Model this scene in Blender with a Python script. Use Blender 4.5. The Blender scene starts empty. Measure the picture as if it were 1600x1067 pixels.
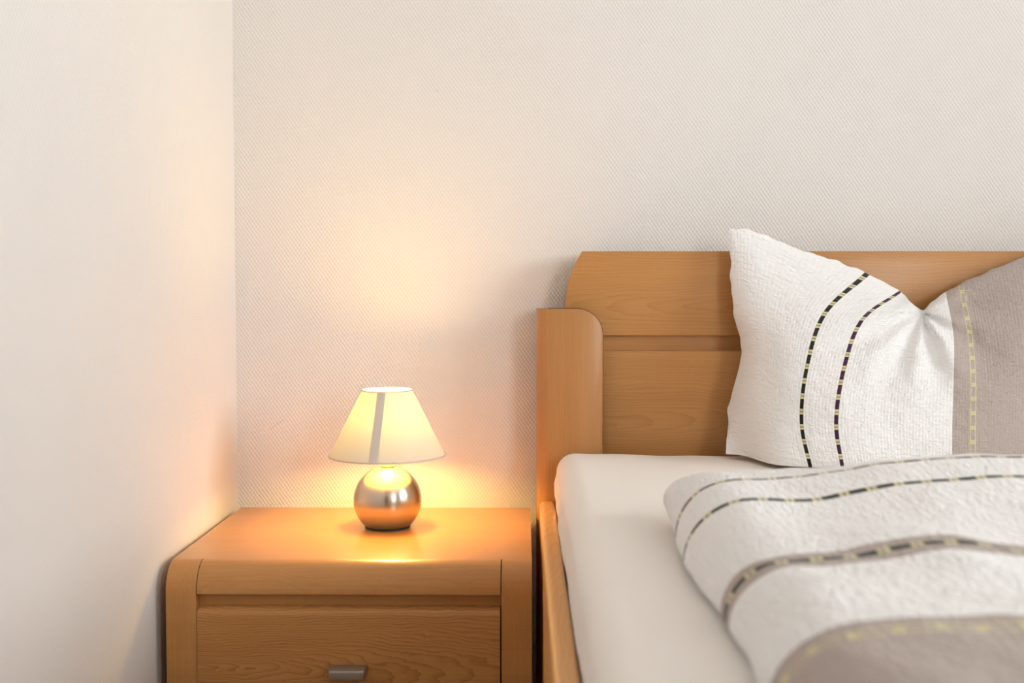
import bpy, bmesh, math, random
import numpy as np
from mathutils import Vector, noise

random.seed(7)
PI = math.pi
SC = bpy.context.scene
COL = SC.collection

# ------------------------------------------------------------------ camera numbers
CAM = (0.0, -1.90, 0.824)
FPX, VPX, VPY = 1700.0, 819.0, 460.0


def at(px, py, depth):
    """A point of the room seen at a photo pixel, at a given distance in front of the camera."""
    return ((px - VPX) / FPX * depth, CAM[1] + depth, CAM[2] - (py - VPY) / FPX * depth)


# ------------------------------------------------------------------ node helpers
class NT:
    def __init__(self, name):
        self.mat = bpy.data.materials.new(name)
        self.mat.use_nodes = True
        self.t = self.mat.node_tree
        self.t.nodes.clear()
        self.out = self.t.nodes.new('ShaderNodeOutputMaterial')

    def n(self, kind, **kw):
        nd = self.t.nodes.new(kind)
        for k, v in kw.items():
            setattr(nd, k, v)
        return nd

    def put(self, sock, v):
        if isinstance(v, bpy.types.NodeSocket):
            self.t.links.new(v, sock)
        elif v is not None:
            sock.default_value = v

    def m(self, op, a, b=None, c=None, clamp=False):
        nd = self.n('ShaderNodeMath', operation=op, use_clamp=clamp)
        self.put(nd.inputs[0], a)
        if b is not None:
            self.put(nd.inputs[1], b)
        if c is not None:
            self.put(nd.inputs[2], c)
        return nd.outputs[0]

    def mix(self, f, a, b):
        nd = self.n('ShaderNodeMix', data_type='RGBA')
        self.put(nd.inputs[0], f)
        self.put(nd.inputs[6], a)
        self.put(nd.inputs[7], b)
        return nd.outputs[2]

    def xyz(self, v):
        nd = self.n('ShaderNodeSeparateXYZ')
        self.put(nd.inputs[0], v)
        return nd.outputs

    def vec(self, x, y, z):
        nd = self.n('ShaderNodeCombineXYZ')
        for i, v in enumerate((x, y, z)):
            self.put(nd.inputs[i], v)
        return nd.outputs[0]

    def noise(self, v, scale, detail=3.0, rough=0.5, dist=0.0):
        nd = self.n('ShaderNodeTexNoise')
        self.put(nd.inputs['Vector'], v)
        nd.inputs['Scale'].default_value = scale
        nd.inputs['Detail'].default_value = detail
        nd.inputs['Roughness'].default_value = rough
        nd.inputs['Distortion'].default_value = dist
        return nd.outputs[0]

    def obj(self):
        return self.n('ShaderNodeTexCoord').outputs['Object']

    def bump(self, h, strength, dist, normal=None):
        nd = self.n('ShaderNodeBump')
        nd.inputs['Strength'].default_value = strength
        nd.inputs['Distance'].default_value = dist
        self.put(nd.inputs['Height'], h)
        if normal is not None:
            self.put(nd.inputs['Normal'], normal)
        return nd.outputs[0]

    def pbr(self, base, rough=0.5, metal=0.0, normal=None, **kw):
        nd = self.n('ShaderNodeBsdfPrincipled')
        self.put(nd.inputs['Base Color'], base)
        self.put(nd.inputs['Roughness'], rough)
        nd.inputs['Metallic'].default_value = metal
        if normal is not None:
            self.put(nd.inputs['Normal'], normal)
        for k, v in kw.items():
            self.put(nd.inputs[k.replace('_', ' ')], v)
        self.t.links.new(nd.outputs[0], self.out.inputs[0])
        return nd


def plain(name, rgb, rough=0.5, metal=0.0, **kw):
    t = NT(name)
    t.pbr((*rgb, 1), rough, metal, **kw)
    return t.mat


WOOD_LIGHT = (0.560, 0.265, 0.085, 1)
WOOD_DARK = (0.350, 0.138, 0.036, 1)


def wood(name, grain='X', face='Y', seed=0.0, cx=0.0, cz=0.0, tilt=0.05, depth=0.02, freq=260.0,
         figure=0.45, wobble=0.004, coat=0.10, light=WOOD_LIGHT, dark=WOOD_DARK):
    """Beech veneer: annual rings of a trunk lying nearly along the grain, cut by the board, plus fine streaks."""
    t = NT(name)
    o = t.xyz(t.obj())
    g = o[{'X': 0, 'Y': 1, 'Z': 2}[grain]]
    rest = [a for a in 'XYZ' if a not in (grain, face)][0]
    c = o[{'X': 0, 'Y': 1, 'Z': 2}[rest]]
    f = o[{'X': 0, 'Y': 1, 'Z': 2}[face]]
    g0 = t.m('SUBTRACT', g, cx)
    c0 = t.m('SUBTRACT', c, cz)
    slow = t.noise(t.vec(t.m('MULTIPLY', g, 4.0), t.m('MULTIPLY', c, 11.0), seed), 1.0, 2.0)
    wob = t.noise(t.vec(t.m('MULTIPLY', g, 26.0), t.m('MULTIPLY', c, 60.0), seed + 3.1), 1.0, 3.0)
    c1 = t.m('ADD', c0, t.m('MULTIPLY', t.m('SUBTRACT', slow, 0.5), 0.05))
    d1 = t.m('ADD', depth, t.m('MULTIPLY', g0, tilt))
    r = t.m('SQRT', t.m('ADD', t.m('MULTIPLY', c1, c1), t.m('MULTIPLY', d1, d1)))
    r = t.m('ADD', r, t.m('MULTIPLY', t.m('SUBTRACT', wob, 0.5), wobble))
    s = t.m('FRACT', t.m('MULTIPLY', r, freq))
    ring = t.m('POWER', s, 3.0)
    streak = t.noise(t.vec(t.m('MULTIPLY', g, 7.0), t.m('MULTIPLY', c, 420.0),
                           t.m('ADD', t.m('MULTIPLY', f, 420.0), seed)), 1.0, 3.0, 0.6)
    pore = t.noise(t.vec(t.m('MULTIPLY', g, 120.0), t.m('MULTIPLY', c, 900.0),
                         t.m('ADD', t.m('MULTIPLY', f, 900.0), seed)), 1.0, 2.0, 0.6)
    tone = t.noise(t.vec(t.m('MULTIPLY', g, 1.6), t.m('MULTIPLY', c, 24.0), seed + 9.0), 1.0, 2.0)
    k = t.m('MULTIPLY', ring, figure)
    k = t.m('ADD', k, t.m('MULTIPLY', t.m('SUBTRACT', streak, 0.42), 0.75))
    k = t.m('ADD', k, t.m('MULTIPLY', t.m('SUBTRACT', pore, 0.5), 0.45))
    k = t.m('ADD', k, t.m('MULTIPLY', t.m('SUBTRACT', tone, 0.45), 0.5), clamp=True)
    col = t.mix(k, light, dark)
    nrm = t.bump(t.m('ADD', streak, pore), 0.06, 0.0006)
    t.pbr(col, 0.36, 0.0, nrm, Specular_IOR_Level=0.35, Coat_Weight=coat, Coat_Roughness=0.11)
    return t.mat


def wallpaper(name, horiz, base, marks=False):
    """Painted woodchip-style paper with a staggered weave of small raised dots."""
    t = NT(name)
    o = t.xyz(t.obj())
    h, z = o[{'X': 0, 'Y': 1}[horiz]], o[2]
    jit = t.noise(t.vec(t.m('MULTIPLY', h, 60.0), t.m('MULTIPLY', z, 60.0), 0.0), 1.0, 2.0)
    hh = t.m('ADD', h, t.m('MULTIPLY', jit, 0.0016))
    zz = t.m('ADD', z, t.m('MULTIPLY', jit, 0.0012))
    a = t.m('COSINE', t.m('MULTIPLY', hh, 2 * PI / 0.0066))
    b = t.m('COSINE', t.m('MULTIPLY', zz, PI / 0.0047))
    w = t.m('MULTIPLY', a, b)
    w = t.m('ADD', t.m('MULTIPLY', w, 0.5), 0.5)
    low = t.noise(t.vec(t.m('MULTIPLY', h, 4.0), t.m('MULTIPLY', z, 4.0), 0.3), 1.0, 3.0)
    amp = t.m('ADD', 0.55, t.m('MULTIPLY', low, 0.9))
    hgt = t.m('MULTIPLY', w, amp)
    if marks:   # a joint between two lengths of paper
        sx = t.m('ABSOLUTE', t.m('SUBTRACT', h, 0.401))
        seam = t.m('LESS_THAN', sx, 0.0007)
        hgt = t.m('SUBTRACT', hgt, t.m('MULTIPLY', seam, 0.9))
    nrm = t.bump(hgt, 0.75, 0.0010)
    col = (*base, 1)
    if marks:   # a short scuff and a speck
        ang = math.radians(34.7)
        x0, z0 = (430 - VPX) / FPX * 1.93, CAM[2] - (664 - VPY) / FPX * 1.93
        dx, dz = t.m('SUBTRACT', h, x0), t.m('SUBTRACT', z, z0)
        al = t.m('ADD', t.m('MULTIPLY', dx, math.cos(ang)), t.m('MULTIPLY', dz, math.sin(ang)))
        ac = t.m('SUBTRACT', t.m('MULTIPLY', dz, math.cos(ang)), t.m('MULTIPLY', dx, math.sin(ang)))
        ln = t.m('MULTIPLY', t.m('LESS_THAN', t.m('ABSOLUTE', al), 0.016), t.m('LESS_THAN', t.m('ABSOLUTE', ac), 0.0006))
        x1, z1 = (684 - VPX) / FPX * 1.93, CAM[2] - (145 - VPY) / FPX * 1.93
        dot = t.m('LESS_THAN', t.m('ADD', t.m('ABSOLUTE', t.m('SUBTRACT', h, x1)), t.m('ABSOLUTE', t.m('SUBTRACT', z, z1))), 0.0022)
        col = t.mix(t.m('MULTIPLY', t.m('MAXIMUM', ln, dot), 0.3), (*base, 1), (0.35, 0.28, 0.2, 1))
    t.pbr(col, 0.75, 0.0, nrm, Specular_IOR_Level=0.25)
    return t.mat


CLOTH_WHITE = (0.92, 0.895, 0.885, 1)
CLOTH_GREY = (0.47, 0.385, 0.345, 1)
YELLOW = (0.72, 0.65, 0.34, 1)
BLACKISH = (0.018, 0.020, 0.017, 1)
PURPLE = (0.060, 0.018, 0.055, 1)
BEIGE = (0.40, 0.34, 0.26, 1)


def cloth(name, rows, greys, ladders, bump=1.0):
    """Crinkled cotton. rows: (position across, half width, thread colour); greys: (from, to); ladders: positions."""
    t = NT(name)
    uv = t.n('ShaderNodeUVMap', uv_map='UVMap').outputs[0]
    s = t.xyz(uv)
    U, V = s[0], s[1]
    col = CLOTH_WHITE
    for a, b in greys:
        k = t.m('MULTIPLY', t.m('GREATER_THAN', U, a), t.m('LESS_THAN', U, b))
        weave = t.noise(t.vec(t.m('MULTIPLY', U, 300.0), t.m('MULTIPLY', V, 300.0), 0.0), 1.0, 2.0)
        g = t.mix(t.m('MULTIPLY', weave, 0.35), CLOTH_GREY, (0.53, 0.45, 0.415, 1))
        col = t.mix(k, col, g)
    for c, hw, dark in rows:
        across = t.m('ABSOLUTE', t.m('SUBTRACT', U, c))
        k = t.m('LESS_THAN', across, hw)
        ph = t.m('FRACT', t.m('DIVIDE', V, 0.0258))
        thread = t.mix(t.m('GREATER_THAN', ph, 0.64), dark, YELLOW)
        thread = t.mix(t.m('MULTIPLY', t.m('GREATER_THAN', ph, 0.755), t.m('LESS_THAN', ph, 0.885)), thread, BEIGE)
        col = t.mix(k, col, thread)
        # fine pale yellow edge threads
        edge = t.m('MULTIPLY', t.m('GREATER_THAN', across, hw), t.m('LESS_THAN', across, hw + 0.0006))
        col = t.mix(t.m('MULTIPLY', edge, 0.6), col, (0.70, 0.66, 0.48, 1))
    for c in ladders:
        across = t.m('ABSOLUTE', t.m('SUBTRACT', U, c))
        side = t.m('MULTIPLY', t.m('GREATER_THAN', across, 0.0036), t.m('LESS_THAN', across, 0.0050))
        ph = t.m('FRACT', t.m('DIVIDE', V, 0.0258))
        rung = t.m('MULTIPLY', t.m('LESS_THAN', across, 0.0050), t.m('GREATER_THAN', ph, 0.74))
        gap = t.m('MULTIPLY', t.m('GREATER_THAN', ph, 0.82), t.m('LESS_THAN', ph, 0.92))
        rung = t.m('MULTIPLY', rung, t.m('SUBTRACT', 1.0, t.m('MULTIPLY', gap, 0.35)))
        col = t.mix(t.m('MULTIPLY', t.m('MAXIMUM', side, rung), 0.95), col, YELLOW)
    cr = t.noise(t.vec(t.m('MULTIPLY', U, 70.0), t.m('MULTIPLY', V, 190.0), 0.0), 1.0, 3.0, 0.6, 0.6)
    cr2 = t.noise(t.vec(t.m('MULTIPLY', U, 160.0), t.m('MULTIPLY', V, 90.0), 4.0), 1.0, 2.0)
    rib = t.m('SINE', t.m('MULTIPLY', U, 2 * PI / 0.0048))
    big = t.noise(t.vec(t.m('MULTIPLY', U, 16.0), t.m('MULTIPLY', V, 24.0), 2.0), 1.0, 3.0)
    h = t.m('ADD', t.m('MULTIPLY', cr, 1.5), t.m('MULTIPLY', cr2, 0.6))
    h = t.m('ADD', h, t.m('MULTIPLY', rib, 0.06))
    h = t.m('ADD', h, t.m('MULTIPLY', big, 1.2))
    nrm = t.bump(h, 0.78 * bump, 0.0032)
    t.pbr(col, 0.85, 0.0, nrm, Specular_IOR_Level=0.2, Sheen_Weight=0.15)
    return t.mat


# ------------------------------------------------------------------ mesh helpers
def link(name, verts, faces, mat, parent=None, smooth=40.0, bevel=0.0, seg=2, uvs=None, bevel_angle=35.0):
    me = bpy.data.meshes.new(name)
    me.from_pydata([tuple(map(float, v)) for v in verts], [], faces)
    if uvs is not None:
        lay = me.uv_layers.new(name='UVMap')
        for lp in me.loops:
            lay.data[lp.index].uv = uvs[lp.vertex_index]
    bm = bmesh.new()
    bm.from_mesh(me)
    bmesh.ops.recalc_face_normals(bm, faces=bm.faces)
    if bevel > 0:
        es = [e for e in bm.edges if len(e.link_faces) == 2 and e.calc_face_angle(0) > math.radians(bevel_angle)]
        bmesh.ops.bevel(bm, geom=es, offset=bevel, segments=seg, profile=0.5, affect='EDGES', clamp_overlap=True)
    bm.to_mesh(me)
    bm.free()
    for p in me.polygons:
        p.use_smooth = True
    me.set_sharp_from_angle(angle=math.radians(smooth))
    me.materials.append(mat)
    o = bpy.data.objects.new(name, me)
    COL.objects.link(o)
    if parent is not None:
        o.parent = parent
    return o


class MB:
    """Collects simple solids for one mesh."""
    def __init__(self):
        self.v, self.f = [], []

    def add(self, vs, fs):
        b = len(self.v)
        self.v += vs
        self.f += [tuple(b + i for i in q) for q in fs]
        return self

    def box(self, x0, x1, y0, y1, z0, z1):
        vs = [(x, y, z) for x in (x0, x1) for y in (y0, y1) for z in (z0, z1)]
        return self.add(vs, [(0, 1, 3, 2), (4, 6, 7, 5), (0, 4, 5, 1), (2, 3, 7, 6), (0, 2, 6, 4), (1, 5, 7, 3)])

    def prism(self, prof, axis, a, b):
        """prof: closed list of 2D points in the two other axes (in axis order)."""
        n = len(prof)
        def p3(q, w):
            return {'X': (w, q[0], q[1]), 'Y': (q[0], w, q[1]), 'Z': (q[0], q[1], w)}[axis]
        vs = [p3(q, a) for q in prof] + [p3(q, b) for q in prof]
        fs = [tuple(range(n)), tuple(range(2 * n - 1, n - 1, -1))]
        fs += [(i, (i + 1) % n, n + (i + 1) % n, n + i) for i in range(n)]
        return self.add(vs, fs)

    def strips(self, cols):
        """Solid from vertical columns (x, y_front, y_back, z_bottom, z_top)."""
        vs, fs = [], []
        for x, yf, yb, zb, zt in cols:
            vs += [(x, yf, zb), (x, yf, zt), (x, yb, zt), (x, yb, zb)]
        for i in range(len(cols) - 1):
            a, b = 4 * i, 4 * (i + 1)
            for j in range(4):
                k = (j + 1) % 4
                fs.append((a + j, b + j, b + k, a + k))
        e = 4 * (len(cols) - 1)
        fs += [(0, 1, 2, 3), (e + 3, e + 2, e + 1, e)]
        return self.add(vs, fs)

    def lathe(self, prof, cx, cy, n=64, close=False, cap=(False, False)):
        vs, fs = [], []
        m = len(prof)
        for i in range(n):
            a = 2 * PI * i / n
            for r, z in prof:
                vs.append((cx + r * math.cos(a), cy + r * math.sin(a), z))
        last = m if close else m - 1
        for i in range(n):
            j = (i + 1) % n
            for k in range(last):
                k2 = (k + 1) % m
                fs.append((i * m + k, j * m + k, j * m + k2, i * m + k2))
        if cap[0]:
            fs.append(tuple(i * m for i in range(n))[::-1])
        if cap[1]:
            fs.append(tuple(i * m + m - 1 for i in range(n)))
        return self.add(vs, fs)

    def tube(self, pts, r, n=10):
        vs, fs = [], []
        pts = [Vector(p) for p in pts]
        for i, p in enumerate(pts):
            d = (pts[min(i + 1, len(pts) - 1)] - pts[max(i - 1, 0)]).normalized()
            u = d.cross(Vector((0.3, 0.2, 1.0))).normalized()
            w = d.cross(u)
            for k in range(n):
                a = 2 * PI * k / n
                vs.append(tuple(p + r * (math.cos(a) * u + math.sin(a) * w)))
        for i in range(len(pts) - 1):
            for k in range(n):
                q = (k + 1) % n
                fs.append((i * n + k, i * n + q, (i + 1) * n + q, (i + 1) * n + k))
        fs.append(tuple(range(n))[::-1])
        fs.append(tuple((len(pts) - 1) * n + k for k in range(n)))
        return self.add(vs, fs)

    def build(self, name, mat, parent=None, **kw):
        off = Vector(parent.location) if parent is not None and parent.type == 'EMPTY' else Vector((0, 0, 0))
        if parent is not None and parent.type != 'EMPTY' and parent.parent is not None:
            off = Vector(parent.parent.location)
        return link(name, [tuple(Vector(v) - off) for v in self.v], self.f, mat, parent, **kw)


def empty(name, loc, label, cat):
    o = bpy.data.objects.new(name, None)
    o.location = loc
    o.empty_display_size = 0.05
    COL.objects.link(o)
    o['label'], o['category'] = label, cat
    return o


def structure(o):
    o['kind'] = 'structure'
    return o


# ------------------------------------------------------------------ the room
XL, XR, YB, YF, ZC = -0.513, 3.25, 0.03, -3.7, 2.5
WALL = (0.80, 0.765, 0.735)
m_back = wallpaper('back_wallpaper', 'X', WALL, True)
m_side = wallpaper('side_wallpaper', 'Y', WALL)
m_ceil = plain('ceiling_paint', (0.88, 0.865, 0.845), 0.8)
m_trim = plain('white_trim_paint', (0.80, 0.79, 0.77), 0.45)

tf = NT('oak_laminate')
fo = tf.xyz(tf.obj())
pl = tf.m('FLOOR', tf.m('DIVIDE', fo[0], 0.19))
fn = tf.noise(tf.vec(tf.m('MULTIPLY', fo[0], 90.0), tf.m('MULTIPLY', fo[1], 4.0), pl), 1.0, 4.0)
fj = tf.m('LESS_THAN', tf.m('FRACT', tf.m('DIVIDE', fo[0], 0.19)), 0.012)
fc = tf.mix(fn, (0.60, 0.46, 0.33, 1), (0.46, 0.33, 0.22, 1))
tf.pbr(tf.mix(fj, fc, (0.10, 0.06, 0.035, 1)), 0.45)
m_floor = tf.mat

T = 0.12
structure(MB().box(XL - T, XR + T, YF - T, YB + T, -0.10, 0.0).build('floor', m_floor))
structure(MB().box(XL - T, XR + T, YF - T, YB + T, ZC, ZC + 0.10).build('ceiling', m_ceil))
structure(MB().box(XL - T, XR + T, YB, YB + T, 0, ZC).build('wall_back', m_back))
structure(MB().box(XL - T, XL, YF, YB, 0, ZC).build('wall_left', m_side))
# front wall with a doorway and an added fill opening, right wall with a window
DX0, DX1, DZ = -0.42, 0.46, 2.02
FX0, FX1, FZ0, FZ1 = 1.35, 2.05, 0.95, 2.30
structure(MB().box(XL - T, DX0, YF - T, YF, 0, ZC).box(DX1, FX0, YF - T, YF, 0, ZC).box(FX1, XR + T, YF - T, YF, 0, ZC)
          .box(FX0, FX1, YF - T, YF, 0, FZ0).box(FX0, FX1, YF - T, YF, FZ1, ZC)
          .box(DX0, DX1, YF - T, YF, DZ, ZC).build('wall_front', m_back))
WY0, WY1, WZ0, WZ1 = -2.75, -1.10, 0.95, 2.38
structure(MB().box(XR, XR + T, YF, WY0, 0, ZC).box(XR, XR + T, WY1, YB, 0, ZC)
          .box(XR, XR + T, WY0, WY1, 0, WZ0).box(XR, XR + T, WY0, WY1, WZ1, ZC).build('wall_right', m_side))

m_door = wood('dark_door_veneer', 'Z', 'Y', 5.0, 1.0, 0.0, light=(0.10, 0.055, 0.03, 1), dark=(0.05, 0.026, 0.014, 1))
dr = structure(MB().box(DX0 + 0.045, DX1 - 0.045, YF - 0.06, YF - 0.02, 0.005, DZ - 0.045).build('door_1', m_door, bevel=0.003))
MB().box(DX0, DX0 + 0.04, YF - 0.1, YF + 0.012, 0, DZ).box(DX1 - 0.04, DX1, YF - 0.1, YF + 0.012, 0, DZ) \
    .box(DX0, DX1, YF - 0.1, YF + 0.012, DZ - 0.04, DZ).build('door_frame', m_door, dr, bevel=0.003)
wf = MB()
for z0, z1 in ((WZ0, WZ0 + 0.06), (WZ1 - 0.06, WZ1)):
    wf.box(XR + 0.03, XR + 0.09, WY0, WY1, z0, z1)
for y0, y1 in ((WY0, WY0 + 0.06), (WY1 - 0.06, WY1), ((WY0 + WY1) / 2 - 0.05, (WY0 + WY1) / 2 + 0.05)):
    wf.box(XR + 0.03, XR + 0.09, y0, y1, WZ0 + 0.06, WZ1 - 0.06)
win = structure(wf.build('window_1', m_trim, bevel=0.004))
tg = NT('window_glass')
tr = tg.n('ShaderNodeBsdfTransparent')
tr.inputs[0].default_value = (0.97, 0.98, 0.97, 1)
gl = tg.n('ShaderNodeBsdfGlossy')
gl.inputs['Roughness'].default_value = 0.02
fr = tg.n('ShaderNodeFresnel')
mx = tg.n('ShaderNodeMixShader')
tg.put(mx.inputs[0], fr.outputs[0])
tg.put(mx.inputs[1], tr.outputs[0])
tg.put(mx.inputs[2], gl.outputs[0])
tg.put(tg.out.inputs[0], mx.outputs[0])
MB().box(XR + 0.058, XR + 0.062, WY0 + 0.05, WY1 - 0.05, WZ0 + 0.05, WZ1 - 0.05).build('window_pane', tg.mat, win)
fill_frame = MB()  # unseen window added behind the camera to fill light onto the back wall
for z0, z1 in ((FZ0, FZ0 + 0.06), (FZ1 - 0.06, FZ1)):
    fill_frame.box(FX0, FX1, YF - 0.09, YF - 0.03, z0, z1)
for x0, x1 in ((FX0, FX0 + 0.06), (FX1 - 0.06, FX1)):
    fill_frame.box(x0, x1, YF - 0.09, YF - 0.03, FZ0 + 0.06, FZ1 - 0.06)
fill_win = structure(fill_frame.build('added_fill_window', m_trim, bevel=0.004))
MB().box(FX0 + 0.05, FX1 - 0.05, YF - 0.062, YF - 0.058, FZ0 + 0.05, FZ1 - 0.05).build('window_pane', tg.mat, fill_win)
structure(MB().box(XR - 0.14, XR + 0.03, WY0 - 0.04, WY1 + 0.04, WZ0 - 0.03, WZ0).build('trim_1', m_trim, bevel=0.005))
structure(MB().box(0.015, XR, YB - 0.012, YB, 0, 0.06).build('baseboard_back', m_trim, bevel=0.003))
structure(MB().box(XR - 0.012, XR, YF, -0.012, 0, 0.06).build('baseboard_right', m_trim, bevel=0.003))
structure(MB().box(XL, XL + 0.005, YF, -0.45, 0, 0.06).build('baseboard_left', m_trim))

# ------------------------------------------------------------------ nightstand
NX0, NX1, NYF, NZ = -0.497, 0.011, -0.413, 0.450
PANEL = 0.042
RN = 0.036
ns = empty('nightstand', ((NX0 + NX1) / 2, -0.21, 0),
           'beech bedside table with rounded front edge, carrying the lit lamp in the room corner', 'nightstand')
w_top = wood('beech_top', 'X', 'Z', 1.0, -0.15, 0.9, 0.02, 0.05, figure=0.16, coat=0.4)
w_nose = wood('beech_nose', 'X', 'Z', 2.0, 0.05, 0.8, 0.02, 0.05, figure=0.16)
w_side = wood('beech_upright', 'Z', 'X', 3.0, 0.0, 0.6, 0.02, 0.05, figure=0.15)
w_drw = wood('beech_drawer', 'X', 'Y', 4.0, -0.22, 0.300, 0.10, 0.0, freq=250.0, figure=0.85, wobble=0.010)
m_steel = plain('brushed_handle_metal', (0.42, 0.38, 0.345), 0.5, 1.0)


def nose(zbot, y_in, steps=10):
    pts = [(y_in, zbot), (NYF + 0.004, zbot), (NYF, zbot + 0.004)]
    for i in range(steps + 1):
        a = PI / 2 * i / steps
        pts.append((NYF + RN - RN * math.cos(a), NZ - 0.041 + 0.0 + 0.041 * math.sin(a)))
    pts.append((y_in, NZ))
    return pts


YT = NYF + RN                       # where the flat top starts
MB().box(NX0, NX1, YT, -0.006, NZ - 0.018, NZ).build('table_top', w_top, ns)
MB().prism(nose(NZ - 0.0425, YT, 14), 'X', NX0 + PANEL + 0.0012, NX1 - PANEL - 0.0016).build('front_edge', w_nose, ns, smooth=30)
for x0, x1 in ((NX0, NX0 + PANEL), (NX1 - PANEL, NX1)):
    prof = [(-0.006, 0.0), (NYF, 0.0)]
    for i in range(15):
        a = PI / 2 * i / 14
        prof.append((NYF + RN - RN * math.cos(a), NZ - 0.041 + 0.041 * math.sin(a)))
    prof += [(YT, NZ - 0.018), (-0.006, NZ - 0.018)]
    MB().prism(prof, 'X', x0, x1).build('side_panel', w_side, ns, smooth=30)
IX0, IX1 = NX0 + PANEL, NX1 - PANEL
MB().box(IX0, IX1, NYF + 0.016, NYF + 0.034, 0.36, NZ - 0.018).build('recess_rail', w_nose, ns)
MB().box(IX0, IX1, -0.016, -0.008, 0.04, NZ - 0.018).build('back_panel', w_side, ns)
MB().box(IX0, IX1, NYF + 0.03, -0.016, 0.04, 0.056).build('bottom_panel', w_nose, ns)
for zt, zb in ((0.390, 0.222), (0.218, 0.050)):
    prof = [(NYF + 0.020, zb), (NYF, zb)]
    for i in range(9):
        a = PI / 2 * i / 8
        prof.append((NYF + 0.014 - 0.014 * math.cos(a), zt - 0.012 + 0.012 * math.sin(a)))
    prof.append((NYF + 0.020, zt))
    d = MB().prism(prof, 'X', IX0 + 0.0008, IX1 - 0.0022).build('drawer', w_drw, ns, smooth=25)
    zc, xc = zt - 0.0855, (NX0 + NX1) / 2
    h = MB()
    hv = []
    for y, w, za, zb2 in ((NYF, 0.0262, zc + 0.006, zc - 0.006), (NYF - 0.008, 0.0258, zc + 0.008, zc - 0.006),
                          (NYF - 0.024, 0.0240, zc + 0.0045, zc - 0.0075)):
        hv += [(xc - w, y, zb2), (xc + w, y, zb2), (xc + w, y, za), (xc - w, y, za)]
    hf = [(0, 1, 2, 3), (11, 10, 9, 8)]
    for s in (0, 4):
        hf += [(s + j, s + (j + 1) % 4, s + 4 + (j + 1) % 4, s + 4 + j) for j in range(4)]
    ho = h.add(hv, hf).build('handle', m_steel, d, bevel=0.0012)
    ho['label'] = 'short grey metal bar handle'

# ------------------------------------------------------------------ table lamp
LX, LY = (604 - VPX) / FPX * 1.737, CAM[1] + 1.737
lamp = empty('table_lamp', (LX, LY, NZ), 'small lit table lamp with white cone shade and round brushed metal foot', 'lamp')
tb = NT('brushed_lamp_metal')
bo = tb.xyz(tb.obj())
rings = tb.noise(tb.vec(0.0, 0.0, tb.m('MULTIPLY', bo[2], 1800.0)), 1.0, 2.0)
tang = tb.n('ShaderNodeTangent', direction_type='RADIAL', axis='Z')
bp = tb.pbr((0.55, 0.50, 0.42, 1), tb.m('ADD', 0.22, tb.m('MULTIPLY', rings, 0.08)), 1.0, None, Anisotropic=0.55, Anisotropic_Rotation=0.25)
tb.put(bp.inputs['Tangent'], tang.outputs[0])
R0, ZB = 0.0547, 0.0415
prof = []
a0 = -math.asin(ZB / R0)
for i in range(41):
    a = a0 + (math.radians(82) - a0) * i / 40
    prof.append((R0 * math.cos(a), NZ + 0.0025 + ZB + R0 * math.sin(a)))
base = MB().lathe(prof, LX, LY, 96, cap=(True, True)).build('lamp_base', tb.mat, lamp, smooth=40)
base['label'] = 'round brushed metal foot'
m_felt = plain('dark_foot_ring', (0.03, 0.025, 0.02), 0.6)
rb = prof[0][0]
MB().lathe([(rb - 0.001, NZ), (rb + 0.0006, NZ + 0.0005), (rb + 0.0008, NZ + 0.0025), (rb - 0.001, NZ + 0.0034)], LX, LY, 64,
           cap=(True, True)).build('foot_ring', m_felt, base)
m_sock = plain('cream_socket', (0.80, 0.74, 0.56), 0.35)
zs = prof[-1][1]
MB().lathe([(0.0075, zs - 0.001), (0.0112, zs), (0.0125, zs + 0.0025), (0.0122, zs + 0.006), (0.0100, zs + 0.009), (0.0095, zs + 0.042), (0.006, zs + 0.043)],
           LX, LY, 40, cap=(True, True)).build('lamp_socket', m_sock, lamp)
ZS0, ZS1, RS0, RS1, TH = 0.5665, 0.671, 0.0925, 0.040, 0.0007

ts = NT('shade_fabric')
so = ts.xyz(ts.obj())
wv = ts.noise(ts.vec(ts.m('MULTIPLY', so[0], 900.0), ts.m('MULTIPLY', so[1], 900.0), ts.m('MULTIPLY', so[2], 900.0)), 1.0, 2.0)
scol = ts.mix(wv, (0.70, 0.61, 0.55, 1), (0.64, 0.55, 0.49, 1))
df = ts.n('ShaderNodeBsdfDiffuse')
tl = ts.n('ShaderNodeBsdfTranslucent')
ts.put(df.inputs[0], scol)
tl.inputs[0].default_value = (0.80, 0.88, 0.64, 1)
ms = ts.n('ShaderNodeMixShader')
ms.inputs[0].default_value = 0.028
ts.put(ms.inputs[1], df.outputs[0])
ts.put(ms.inputs[2], tl.outputs[0])
ts.put(ts.out.inputs[0], ms.outputs[0])
m_shade = ts.mat


def cone(r_off=0.0, za=0.0, zb=1.0, a0=0.0, a1=2 * PI, n=96, k=10):
    vs, fs = [], []
    full = abs(a1 - a0 - 2 * PI) < 1e-6
    cnt = n if full else n + 1
    for i in range(cnt):
        a = a0 + (a1 - a0) * i / n
        for j in range(k + 1):
            t = za + (zb - za) * j / k
            r = RS0 + (RS1 - RS0) * t + r_off
            vs.append((LX + r * math.cos(a), LY + r * math.sin(a), ZS0 + (ZS1 - ZS0) * t))
    for i in range(n):
        j = (i + 1) % cnt
        for q in range(k):
            fs.append((i * (k + 1) + q, j * (k + 1) + q, j * (k + 1) + q + 1, i * (k + 1) + q + 1))
    return MB().add(vs, fs)


shade = cone().build('lamp_shade', m_shade, lamp, smooth=60)
shade['label'] = 'white fabric cone shade'
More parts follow.
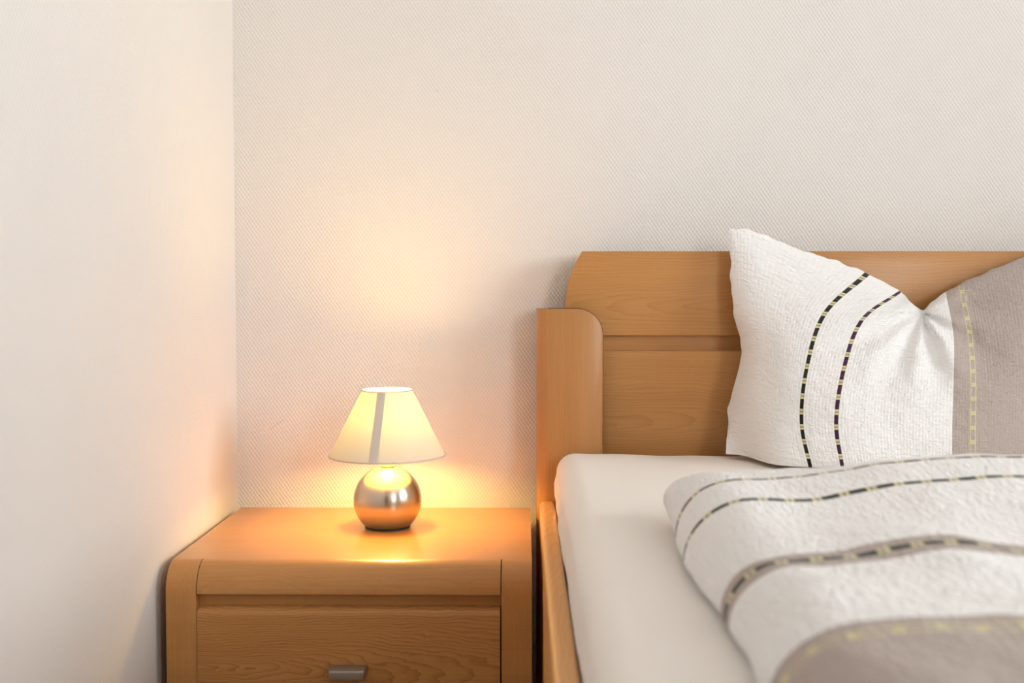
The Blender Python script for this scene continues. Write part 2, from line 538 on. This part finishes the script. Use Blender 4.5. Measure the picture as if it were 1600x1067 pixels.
# a pasted seam, a second layer of the same cloth, and the bound lower and upper edges
sa = -PI / 2 - 0.01
sm = MB()
sv, sf = [], []
for j in range(13):
    t = j / 12
    r = RS0 + (RS1 - RS0) * t + 0.0006
    xc = LX - 0.0103 + (0.0103 - 0.0035) * t     # the seam leans a little
    for q in range(5):
        x = xc + (q / 4 - 0.5) * 0.0135
        sv.append((x, LY - math.sqrt(r * r - (x - LX) ** 2), ZS0 + (ZS1 - ZS0) * t))
for j in range(12):
    for q in range(4):
        sf.append((j * 5 + q, j * 5 + q + 1, (j + 1) * 5 + q + 1, (j + 1) * 5 + q))
sm.add(sv, sf).build('shade_seam', m_shade, shade, smooth=60)
m_hem = plain('shade_binding', (0.66, 0.58, 0.52), 0.7)
for t, rr, zz, hh in ((0, RS0, ZS0, 0.0026), (1, RS1, ZS1, 0.0018)):
    MB().lathe([(rr - 0.0008, zz - hh / 2), (rr + 0.0010, zz - hh / 2), (rr + 0.0011, zz + hh / 2), (rr - 0.0008, zz + hh / 2)],
               LX, LY, 96, close=True).build('shade_hem', m_hem, shade, smooth=50)
wire = MB()
for k in range(3):
    a = PI / 2 + k * 2 * PI / 3
    wire.tube([(LX + 0.0098 * math.cos(a), LY + 0.0098 * math.sin(a), zs + 0.038),
               (LX + 0.030 * math.cos(a), LY + 0.030 * math.sin(a), zs + 0.044),
               (LX + (RS1 + 0.017) * math.cos(a), LY + (RS1 + 0.017) * math.sin(a), ZS1 - 0.036)], 0.0008, 6)
wire.build('shade_wire', plain('white_wire', (0.75, 0.72, 0.65), 0.4), shade)

LAMP_POWER, LAMP_COLOR = 310.0, (1.0, 0.605, 0.15)
te = NT('bulb_glow')
em = te.n('ShaderNodeEmission')
em.inputs[0].default_value = (*LAMP_COLOR, 1)
em.inputs[1].default_value = LAMP_POWER
te.put(te.out.inputs[0], em.outputs[0])
bz = zs + 0.043
bprof = [(0.006, bz)]
for i in range(1, 17):
    a = PI * i / 16
    bprof.append((max(0.0004, 0.0165 * math.sin(a) + 0.006 * (1 - i / 16) ** 2), bz + 0.062 * (1 - math.cos(a)) / 2))
MB().lathe(bprof, LX, LY, 32, cap=(True, True)).build('light_bulb', te.mat, lamp, smooth=60)

# ------------------------------------------------------------------ bed
BX0, BX1 = 0.0215, 1.905
BY1 = -2.10
bed = empty('bed', ((BX0 + BX1) / 2, -1.05, 0), 'beech double bed with panelled headboard standing against the papered wall', 'bed')
w_hb = wood('beech_headboard', 'X', 'Y', 11.0, 0.53 - 0.963, 0.804, 0.07, 0.0, freq=220.0, figure=0.30, wobble=0.003)
w_hl = wood('beech_lower_panel', 'X', 'Y', 12.0, 0.02 - 0.963, 0.612, 0.07, 0.0, freq=210.0, figure=0.34, wobble=0.003)
w_hg = wood('beech_groove', 'X', 'Y', 13.0, 0.30, 0.9, 0.02, 0.05, figure=0.15)
w_post = wood('beech_post', 'Z', 'Y', 14.0, 0.4, 0.5, 0.02, 0.05, figure=0.15, light=(0.49, 0.227, 0.072, 1), dark=(0.32, 0.125, 0.033, 1))
w_rail_lit = wood('beech_rail_lit', 'Y', 'Z', 15.0, 0.3, -0.91, 0.10, 0.01, freq=190.0, figure=0.35, light=(0.78, 0.42, 0.155, 1), dark=(0.55, 0.26, 0.085, 1))  # same beech, lightened in colour to stand in for light on the rail tops

HF, HB = -0.052, 0.004             # headboard front and back
HZ0, HZ1 = 0.755, 0.897
RA = 0.1766
HX0 = 0.070
cols = []
for i in range(17):
    z = 0.80 + (HZ1 - 0.80) * i / 16
    x = HX0 + RA - math.sqrt(RA * RA - (z - 0.80) ** 2)
    cols.append((x, HF, HB, HZ0, z))
mir = [(BX0 + BX1 - x, a, b, c, d) for x, a, b, c, d in cols[::-1]]
up = MB().strips(cols + mir).build('headboard_top_board', w_hb, bed, bevel=0.004, seg=3, bevel_angle=50, smooth=30)
MB().box(0.10, BX1 - 0.08, HF + 0.014, HB, 0.60, 0.80).build('headboard_groove', w_hg, bed)
MB().box(0.10, BX1 - 0.08, HF, HB, 0.40, 0.7285).build('headboard_lower_panel', w_hl, bed, bevel=0.003)
PF, PB, PX1, PZ, PR, ER = -0.082, 0.006, 0.1315, 0.800, 0.044, 0.022


def post_cols():
    out = []
    xs = []
    for i in range(11):                # rounded outer edge
        a = PI / 2 * i / 10
        xs.append((BX0 + ER - ER * math.cos(a), PF + 0.026 - 0.026 * math.sin(a)))
    xs.append((PX1 - PR, PF))
    for i in range(1, 15):
        a = PI / 2 * i / 14
        xs.append((PX1 - PR + PR * math.sin(a), PF))
    for x, yf in xs:
        zt = PZ if x <= PX1 - PR else PZ - PR + math.sqrt(max(0.0, PR * PR - (x - PX1 + PR) ** 2))
        out.append((x, yf, PB, 0.0, zt))
    return out


pc = post_cols()
MB().strips(pc).build('corner_post', w_post, bed, bevel=0.0012, bevel_angle=60, smooth=30)
MB().strips([(BX0 + BX1 - x, a, b, c, d) for x, a, b, c, d in pc[::-1]]).build('corner_post', w_post, bed, bevel=0.0012, bevel_angle=60, smooth=30)
m_outline = plain('dark_outline_strip', (0.10, 0.05, 0.022), 0.6)  # thin dark strip following the outline of each post
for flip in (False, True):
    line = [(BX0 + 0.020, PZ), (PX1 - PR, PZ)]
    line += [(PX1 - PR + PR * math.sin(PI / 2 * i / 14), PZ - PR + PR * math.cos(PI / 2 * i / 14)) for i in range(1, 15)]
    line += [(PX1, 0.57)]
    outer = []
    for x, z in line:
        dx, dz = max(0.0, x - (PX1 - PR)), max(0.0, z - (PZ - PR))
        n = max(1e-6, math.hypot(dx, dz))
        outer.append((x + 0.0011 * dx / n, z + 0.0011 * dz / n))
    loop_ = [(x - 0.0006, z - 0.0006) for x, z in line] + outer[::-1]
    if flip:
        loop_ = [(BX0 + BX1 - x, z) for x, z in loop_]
    MB().prism(loop_, 'Y', PF + 0.0035, HF).build('outline_strip', m_outline, bed, smooth=30)
RX0, RX1, RZ0, RZ1 = 0.0262, 0.0515, 0.270, 0.4765
rprof = [(RX0, RZ0), (RX0, RZ1 - 0.009)]
for i in range(1, 9):
    a = PI / 2 * i / 8
    rprof.append((RX0 + 0.009 - 0.009 * math.cos(a), RZ1 - 0.009 + 0.009 * math.sin(a)))
for i in range(0, 9):
    a = PI / 2 * i / 8
    rprof.append((RX1 - 0.007 + 0.007 * math.sin(a), RZ1 - 0.007 + 0.007 * math.cos(a)))
rprof.append((RX1, RZ0))
MB().prism(rprof, 'Y', BY1, PF - 0.001).build('side_rail', w_rail_lit, bed, smooth=30)
MB().prism([(BX0 + BX1 - x, z) for x, z in rprof], 'Y', BY1, PF - 0.001).build('side_rail', w_rail_lit, bed, smooth=30)
MB().box(BX0, BX1, BY1 - 0.03, BY1, 0.0, 0.50).build('footboard', w_hg, bed, bevel=0.006)
sl = MB()
for k in range(24):
    y = -0.16 - k * 0.083
    sl.box(RX1, BX0 + BX1 - RX1, y - 0.03, y + 0.03, 0.330, 0.345)
sl.build('slat_base', w_hg, bed)

# ------------------------------------------------------------------ soft grid used by mattress and duvet
def axis_samples(a, b, r, n_edge, n_mid):
    e = [r * (1 - math.cos(PI / 2 * i / n_edge)) for i in range(n_edge)]
    mid = [a + r + (b - a - 2 * r) * i / n_mid for i in range(n_mid + 1)]
    return [a + q for q in e] + mid + [b - q for q in e[::-1]]


def soft_grid(x0, x1, y0, y1, r, nx, ny, ne, ry=None):
    """Grid of plan points with rounded corners; returns plan points and edge lift 0..1 (0 at the rim)."""
    ry = ry or r
    xs, ys = axis_samples(x0, x1, r, ne, nx), axis_samples(y0, y1, ry, ne, ny)
    pts = []
    for x in xs:
        for y in ys:
            a = 0.0
            if x < x0 + r: a = (x - x0 - r) / r
            if x > x1 - r: a = (x - x1 + r) / r
            b = 0.0
            if y < y0 + ry: b = (y - y0 - ry) / ry
            if y > y1 - ry: b = (y - y1 + ry) / ry
            a2, b2 = a * math.sqrt(1 - b * b / 2), b * math.sqrt(1 - a * a / 2)
            px = x + (a2 - a) * r
            py = y + (b2 - b) * ry
            q = min(1.0, math.hypot(a2, b2))
            pts.append((px, py, math.sqrt(max(0.0, 1 - q * q)), x, y))
    return xs, ys, pts


def rim(nx, ny):
    loop = [i * ny for i in range(nx)] + [(nx - 1) * ny + j for j in range(1, ny)]
    loop += [i * ny + ny - 1 for i in range(nx - 2, -1, -1)] + [j for j in range(ny - 2, 0, -1)]
    return loop


# ------------------------------------------------------------------ mattress under a fitted sheet
MZ = 0.564
tm = NT('fitted_sheet')
mo = tm.obj()
mn = tm.noise(mo, 9.0, 3.0)
mf = tm.noise(mo, 260.0, 2.0)
tm.pbr((0.92, 0.86, 0.81, 1), 0.8, 0.0, tm.bump(tm.m('ADD', mn, tm.m('MULTIPLY', mf, 0.05)), 0.25, 0.004), Specular_IOR_Level=0.25)
MX0, MX1, MY0, MY1, MR = 0.0522, BX0 + BX1 - 0.0522, BY1 + 0.012, PF - 0.006, 0.034
xs, ys, pts = soft_grid(MX0, MX1, MY0, MY1, MR, 90, 100, 9)
vs, fs = [], []
NXm, NYm = len(xs), len(ys)
for px, py, f, gx, gy in pts:
    sag = -0.004 * min(1.0, (px - MX0) / 0.25)
    w = 0.0016 * noise.noise(Vector((px * 16, py * 7, 1.0))) + 0.003 * noise.noise(Vector((px * 4, py * 3, 2.0)))
    e = 1 - f
    px2 = px + e * 0.0035 * noise.noise(Vector((px * 3, py * 9, 3.0)))
    vs.append((px2, py, MZ - MR + MR * f + f * (sag + w)))
for i in range(NXm - 1):
    for j in range(NYm - 1):
        fs.append((i * NYm + j, (i + 1) * NYm + j, (i + 1) * NYm + j + 1, i * NYm + j + 1))
loop = rim(NXm, NYm)
prev = loop
cxm, cym = (MX0 + MX1) / 2, (MY0 + MY1) / 2
for lvl, (z, inset) in enumerate(((0.512, -0.003), (0.494, -0.003), (0.478, 0.0003), (0.44, 0.0008), (0.40, 0.001), (0.365, 0.003), (0.350, 0.014))):
    new = []
    for k in loop:
        x, y, _ = vs[k]
        s = 0.0022 * noise.noise(Vector((x * 20, y * 22, z * 30)))
        ins = inset + (0.6 * abs(s) + 0.005 * math.exp(-((y + 0.62) / 0.05) ** 2) if z < 0.49 else 0.6 * s)
        x = max(MX0, min(MX1, x)) if z < 0.49 else x
        nx_ = x + ins * (1 if x < MX0 + MR else (-1 if x > MX1 - MR else 0))
        ny_ = y + ins * (1 if y < MY0 + MR else (-1 if y > MY1 - MR else 0))
        new.append(len(vs))
        vs.append((nx_, ny_, z))
    m = len(loop)
    for k in range(m):
        fs.append((prev[k], prev[(k + 1) % m], new[(k + 1) % m], new[k]))
    prev = new
fs.append(tuple(prev))
mat_o = link('mattress', vs, fs, tm.mat, smooth=70)
mat_o['label'] = 'thick mattress in a plain white fitted sheet, lying in the beech bed'
mat_o['category'] = 'mattress'

# ------------------------------------------------------------------ folded duvet
DX0_, DX1_, DY0_, DY1_ = 0.154, 0.98, -1.92, -0.655
DR = 0.062


def duvet_top(x, y):
    d = y - CAM[1]                       # distance in front of the camera
    h = 0.624
    back = max(0.0, min(1.0, (d - 0.80) / 0.32))
    back = back * back * (3 - 2 * back)
    right = max(0.0, min(1.0, (x - 0.20) / 0.28))
    right = right * right * (3 - 2 * right)
    h += 0.036 * back * right
    h -= 0.004 * (1 - back)
    h += 0.011 * math.exp(-((x - 0.315) / 0.06) ** 2) * math.exp(-((d - 0.84) / 0.10) ** 2)
    left = math.exp(-((max(0.0, x - 0.20)) / 0.07) ** 2)
    h += 0.008 * back * left
    far = max(0.0, min(1.0, (d - 1.10) / 0.13))
    h -= 0.016 * far * far * (3 - 2 * far) * right + 0.003 * far
    h += 0.0085 * noise.noise(Vector((x * 6.0 + y * 3, y * 7.0, 5.0)))
    h += 0.0028 * noise.noise(Vector((x * 24.0 + y * 14, y * 20.0, 6.0)))
    return h


xs, ys, pts = soft_grid(DX0_, DX1_, DY0_, DY1_, DR, 150, 220, 14, 0.034)
NXd, NYd = len(xs), len(ys)
# running length across the section, so that the woven lines run round the folded edge
arc = [0.0]
for i in range(1, NXd):
    arc.append(arc[-1] + (DR * PI / 2 / 14 * 0.9 if (i <= 14 or i >= NXd - 14) else xs[i] - xs[i - 1]))
vs, fs, uv = [], [], []
rimset = {}


def zmid(y):
    k = max(0.0, min(1.0, (y - CAM[1] - 1.06) / 0.14))
    return 0.570 + 0.024 * k * k * (3 - 2 * k)


def side_wave(y, s):
    return 0.006 * noise.noise(Vector((y * 5.0, s, 8.0))) + 0.003 * noise.noise(Vector((y * 17.0, s, 9.0)))


for side in (1, -1):
    for idx, (px, py, f, gx, gy) in enumerate(pts):
        i, j = idx // NYd, idx % NYd
        on_rim = i in (0, NXd - 1) or j in (0, NYd - 1)
        if side == -1 and on_rim:
            rimset[idx] = idx
            continue
        e = 1 - f
        x = px + e * side_wave(py, 0.0)
        y = py + e * side_wave(px + 4, 1.0)
        if side == 1:
            z = zmid(py) + (duvet_top(px, py) - zmid(py)) * f
            u = arc[i]
        else:
            z = zmid(py) - (zmid(py) - (MZ + 0.002)) * f
            u = -arc[i]
            rimset[idx] = len(vs)
        vs.append((x, y, z))
        uv.append((gy - CAM[1], u))
for side in (1, -1):
    for i in range(NXd - 1):
        for j in range(NYd - 1):
            q = (i * NYd + j, (i + 1) * NYd + j, (i + 1) * NYd + j + 1, i * NYd + j + 1)
            fs.append(q if side == 1 else tuple(rimset[k] for k in q[::-1]))
m_duvet = cloth('duvet_cotton', [(1.105, 0.0038, (0.11, 0.045, 0.055, 1)), (1.030, 0.0044, BLACKISH), (0.838, 0.0050, (0.03, 0.035, 0.03, 1))],
                [(0.818, 0.858), (-1.0, 0.675)], [0.657], 1.2)
duv = link('duvet', vs, fs, m_duvet, smooth=80, uvs=uv)
duv['label'] = 'folded white duvet with dashed stripes and a grey-brown band, lying on the mattress'
duv['category'] = 'duvet'

# ------------------------------------------------------------------ pillow
# columns of the pillow's front: (cloth position in metres, five points from the lower to the upper edge as photo pixels, five distances)
PC = [
    (0.000, [(1137, 714), (1140, 632), (1158, 546), (1143, 470), (1138, 357)], [1.750, 1.800, 1.800, 1.805, 1.815]),
    (0.026, [(1163, 723), (1161, 634), (1177, 552), (1166, 474), (1166, 360)], [1.735, 1.755, 1.765, 1.790, 1.815]),
    (0.062, [(1200, 730), (1196, 645), (1206, 562), (1206, 480), (1232, 384)], [1.660, 1.705, 1.735, 1.775, 1.815]),
    (0.130, [(1268, 732), (1253, 660), (1260, 575), (1287, 490), (1353, 427)], [1.620, 1.670, 1.710, 1.760, 1.810]),
    (0.182, [(1318, 733), (1307, 660), (1318, 575), (1345, 500), (1403, 456)], [1.610, 1.660, 1.705, 1.755, 1.805]),
    (0.262, [(1396, 733), (1392, 660), (1396, 588), (1407, 528), (1424, 474)], [1.610, 1.660, 1.705, 1.750, 1.798]),
    (0.286, [(1420, 733), (1417, 660), (1420, 590), (1427, 535), (1438, 485)], [1.610, 1.660, 1.705, 1.750, 1.795]),
    (0.312, [(1446, 733), (1444, 660), (1446, 588), (1448, 530), (1451, 474)], [1.610, 1.660, 1.705, 1.750, 1.798]),
    (0.352, [(1489, 733), (1488, 660), (1489, 580), (1487, 520), (1474, 456)], [1.610, 1.660, 1.705, 1.755, 1.805]),
    (0.386, [(1521, 733), (1520, 660), (1519, 590), (1513, 525), (1497, 444)], [1.610, 1.660, 1.705, 1.755, 1.810]),
    (0.480, [(1612, 731), (1612, 652), (1612, 572), (1604, 492), (1588, 404)], [1.630, 1.680, 1.715, 1.760, 1.815]),
    (0.580, [(1715, 722), (1712, 640), (1702, 555), (1712, 474), (1728, 362)], [1.710, 1.735, 1.755, 1.785, 1.815]),
    (0.630, [(1768, 706), (1763, 628), (1748, 545), (1762, 470), (1770, 352)], [1.800, 1.800, 1.800, 1.805, 1.815]),
]
cu = np.array([c[0] for c in PC])
tab = np.array([[(p[0], p[1], d) for p, d in zip(c[1], c[2])] for c in PC])     # (cols, 5, 3)


def cubic(xk, yk, x):
    """Monotone-ish Hermite interpolation of table rows."""
    n = len(xk)
    h = np.diff(xk)
    d = (yk[1:] - yk[:-1]) / h.reshape(-1, *([1] * (yk.ndim - 1)))
    mt = np.zeros_like(yk)
    mt[1:-1] = (d[1:] * h[:-1].reshape(-1, *([1] * (yk.ndim - 1))) + d[:-1] * h[1:].reshape(-1, *([1] * (yk.ndim - 1)))) / \
        (h[1:] + h[:-1]).reshape(-1, *([1] * (yk.ndim - 1)))
    mt[0], mt[-1] = d[0], d[-1]
    i = min(max(int(np.searchsorted(xk, x)) - 1, 0), n - 2)
    t = (x - xk[i]) / h[i]
    t2, t3 = t * t, t * t * t
    return (2 * t3 - 3 * t2 + 1) * yk[i] + (t3 - 2 * t2 + t) * h[i] * mt[i] + (-2 * t3 + 3 * t2) * yk[i + 1] + (t3 - t2) * h[i] * mt[i + 1]


NU, NV = 190, 120
vk = np.array([0, .25, .5, .75, 1.0])
grid = np.zeros((NU + 1, NV + 1, 3))
us = [0.63 * 0.5 * (1 - math.cos(PI * i / NU)) * 0.5 + 0.63 * i / NU * 0.5 for i in range(NU + 1)]
vv = [0.5 * (1 - math.cos(PI * j / NV)) * 0.5 + j / NV * 0.5 for j in range(NV + 1)]
for i, u in enumerate(us):
    colu = cubic(cu, tab, u)
    for j, v in enumerate(vv):
        grid[i, j] = cubic(vk, colu, v)
vs, fs, uv = [], [], []
back_idx = {}
dip = np.array([1438.0, 488.0])
for side in (1, -1):
    for i, u in enumerate(us):
        un = u / 0.63
        run = 0.0
        prevp = None
        for j, v in enumerate(vv):
            px, py, dp = grid[i, j]
            p0 = Vector(at(px, py, dp))
            if prevp is not None:
                run += (p0 - prevp).length
            prevp = p0
            edge = i in (0, NU) or j in (0, NV)
            key = i * (NV + 1) + j
            if side == -1 and edge:
                back_idx[key] = key
                continue
            bu = max(0.0, math.sin(PI * un)) ** 0.55
            bv = max(0.0, math.sin(PI * min(1, max(0, v)))) ** 0.6
            full = bu * bv
            if side == 1:
                b = 0.055 * full
                # crinkles and pulls around the dented top edge
                r = math.hypot(px - dip[0], py - dip[1])
                th = math.atan2(py - dip[1], px - dip[0])
                b += 0.0115 * math.sin(th * 8.5 + 0.6 * noise.noise(Vector((r * 0.03, th * 2, 0)))) * math.exp(-((r - 40) / 75.0) ** 2) * full
                b += 0.0060 * noise.noise(Vector((p0.x * 11, p0.z * 14, 1.0))) * full
                b += 0.0022 * noise.noise(Vector((p0.x * 40, p0.z * 60, 2.0))) * full
                # soft crease running from the dent to the left
                b -= 0.006 * math.exp(-((py - (515 + (1430 - px) * 0.22)) / 9.0) ** 2) * math.exp(-((px - 1375) / 60.0) ** 2)
                p = Vector(at(px, py, dp - b))
                if edge:
                    wob = 0.0036 * noise.noise(Vector((p.x * 50, p.z * 45, 4.0)))
                    p.x += wob if i in (0, NU) else 0
                    p.z += wob if j == NV else 0
            else:
                b = 0.050 * full
                p = Vector(at(px, py, dp))
                p.y = min(p.y + b, -0.062)
                back_idx[key] = len(vs)
            p.z = max(p.z, MZ + 0.0025)
            vs.append(tuple(p))
            uv.append((u, run))
S = NV + 1
for i in range(NU):
    for j in range(NV):
        q = (i * S + j, (i + 1) * S + j, (i + 1) * S + j + 1, i * S + j + 1)
        fs.append(q)
        fs.append(tuple(back_idx[k] for k in q[::-1]))
m_pillow = cloth('pillow_cotton', [(0.130, 0.0030, BLACKISH), (0.182, 0.0030, PURPLE)], [(0.352, 2.0)], [0.386], 1.0)
pil = link('pillow', vs, fs, m_pillow, smooth=80, uvs=uv)
pil['label'] = 'plump white and grey pillow with dented top, leaning on the headboard'
pil['category'] = 'pillow'

# ------------------------------------------------------------------ daylight, lamp, camera
SKY = 16.4
wd = bpy.data.worlds.new('daylight')
SC.world = wd
wd.use_nodes = True
bg = wd.node_tree.nodes['Background']
bg.inputs[0].default_value = (0.96, 0.98, 1.0, 1)
bg.inputs[1].default_value = SKY
la = bpy.data.lights.new('window_portal', 'AREA')
la.shape = 'RECTANGLE'
la.size, la.size_y = WY1 - WY0, WZ1 - WZ0
la.cycles.is_portal = True
lo = bpy.data.objects.new('window_portal', la)
lo.location = (XR + 0.11, (WY0 + WY1) / 2, (WZ0 + WZ1) / 2)
lo.rotation_euler = (PI / 2, 0, PI / 2)
COL.objects.link(lo)

la2 = bpy.data.lights.new('window_portal', 'AREA')  # portal of the added fill window
la2.shape = 'RECTANGLE'
la2.size, la2.size_y = FX1 - FX0, FZ1 - FZ0
la2.cycles.is_portal = True
lo2 = bpy.data.objects.new('window_portal', la2)
lo2.location = ((FX0 + FX1) / 2, YF - 0.11, (FZ0 + FZ1) / 2)
lo2.rotation_euler = (PI / 2, 0, 0)
COL.objects.link(lo2)

cd = bpy.data.cameras.new('camera')
cd.sensor_width = 36.0
cd.lens = 36.0 * FPX / 1600.0
cd.clip_start, cd.clip_end = 0.01, 50
cd.dof.use_dof = True
cd.dof.focus_distance = 1.72
cd.dof.aperture_fstop = 4.5
co = bpy.data.objects.new('camera', cd)
co.location = CAM
co.rotation_euler = (PI / 2 - math.atan((533.5 - VPY) / FPX), 0.0, math.atan((VPX - 800) / FPX))
COL.objects.link(co)
SC.camera = co

SC.view_settings.view_transform = 'Standard'
SC.view_settings.look = 'None'
SC.view_settings.gamma = 1.0
SC.view_settings.exposure = 0.0
SC.view_settings.use_curve_mapping = False
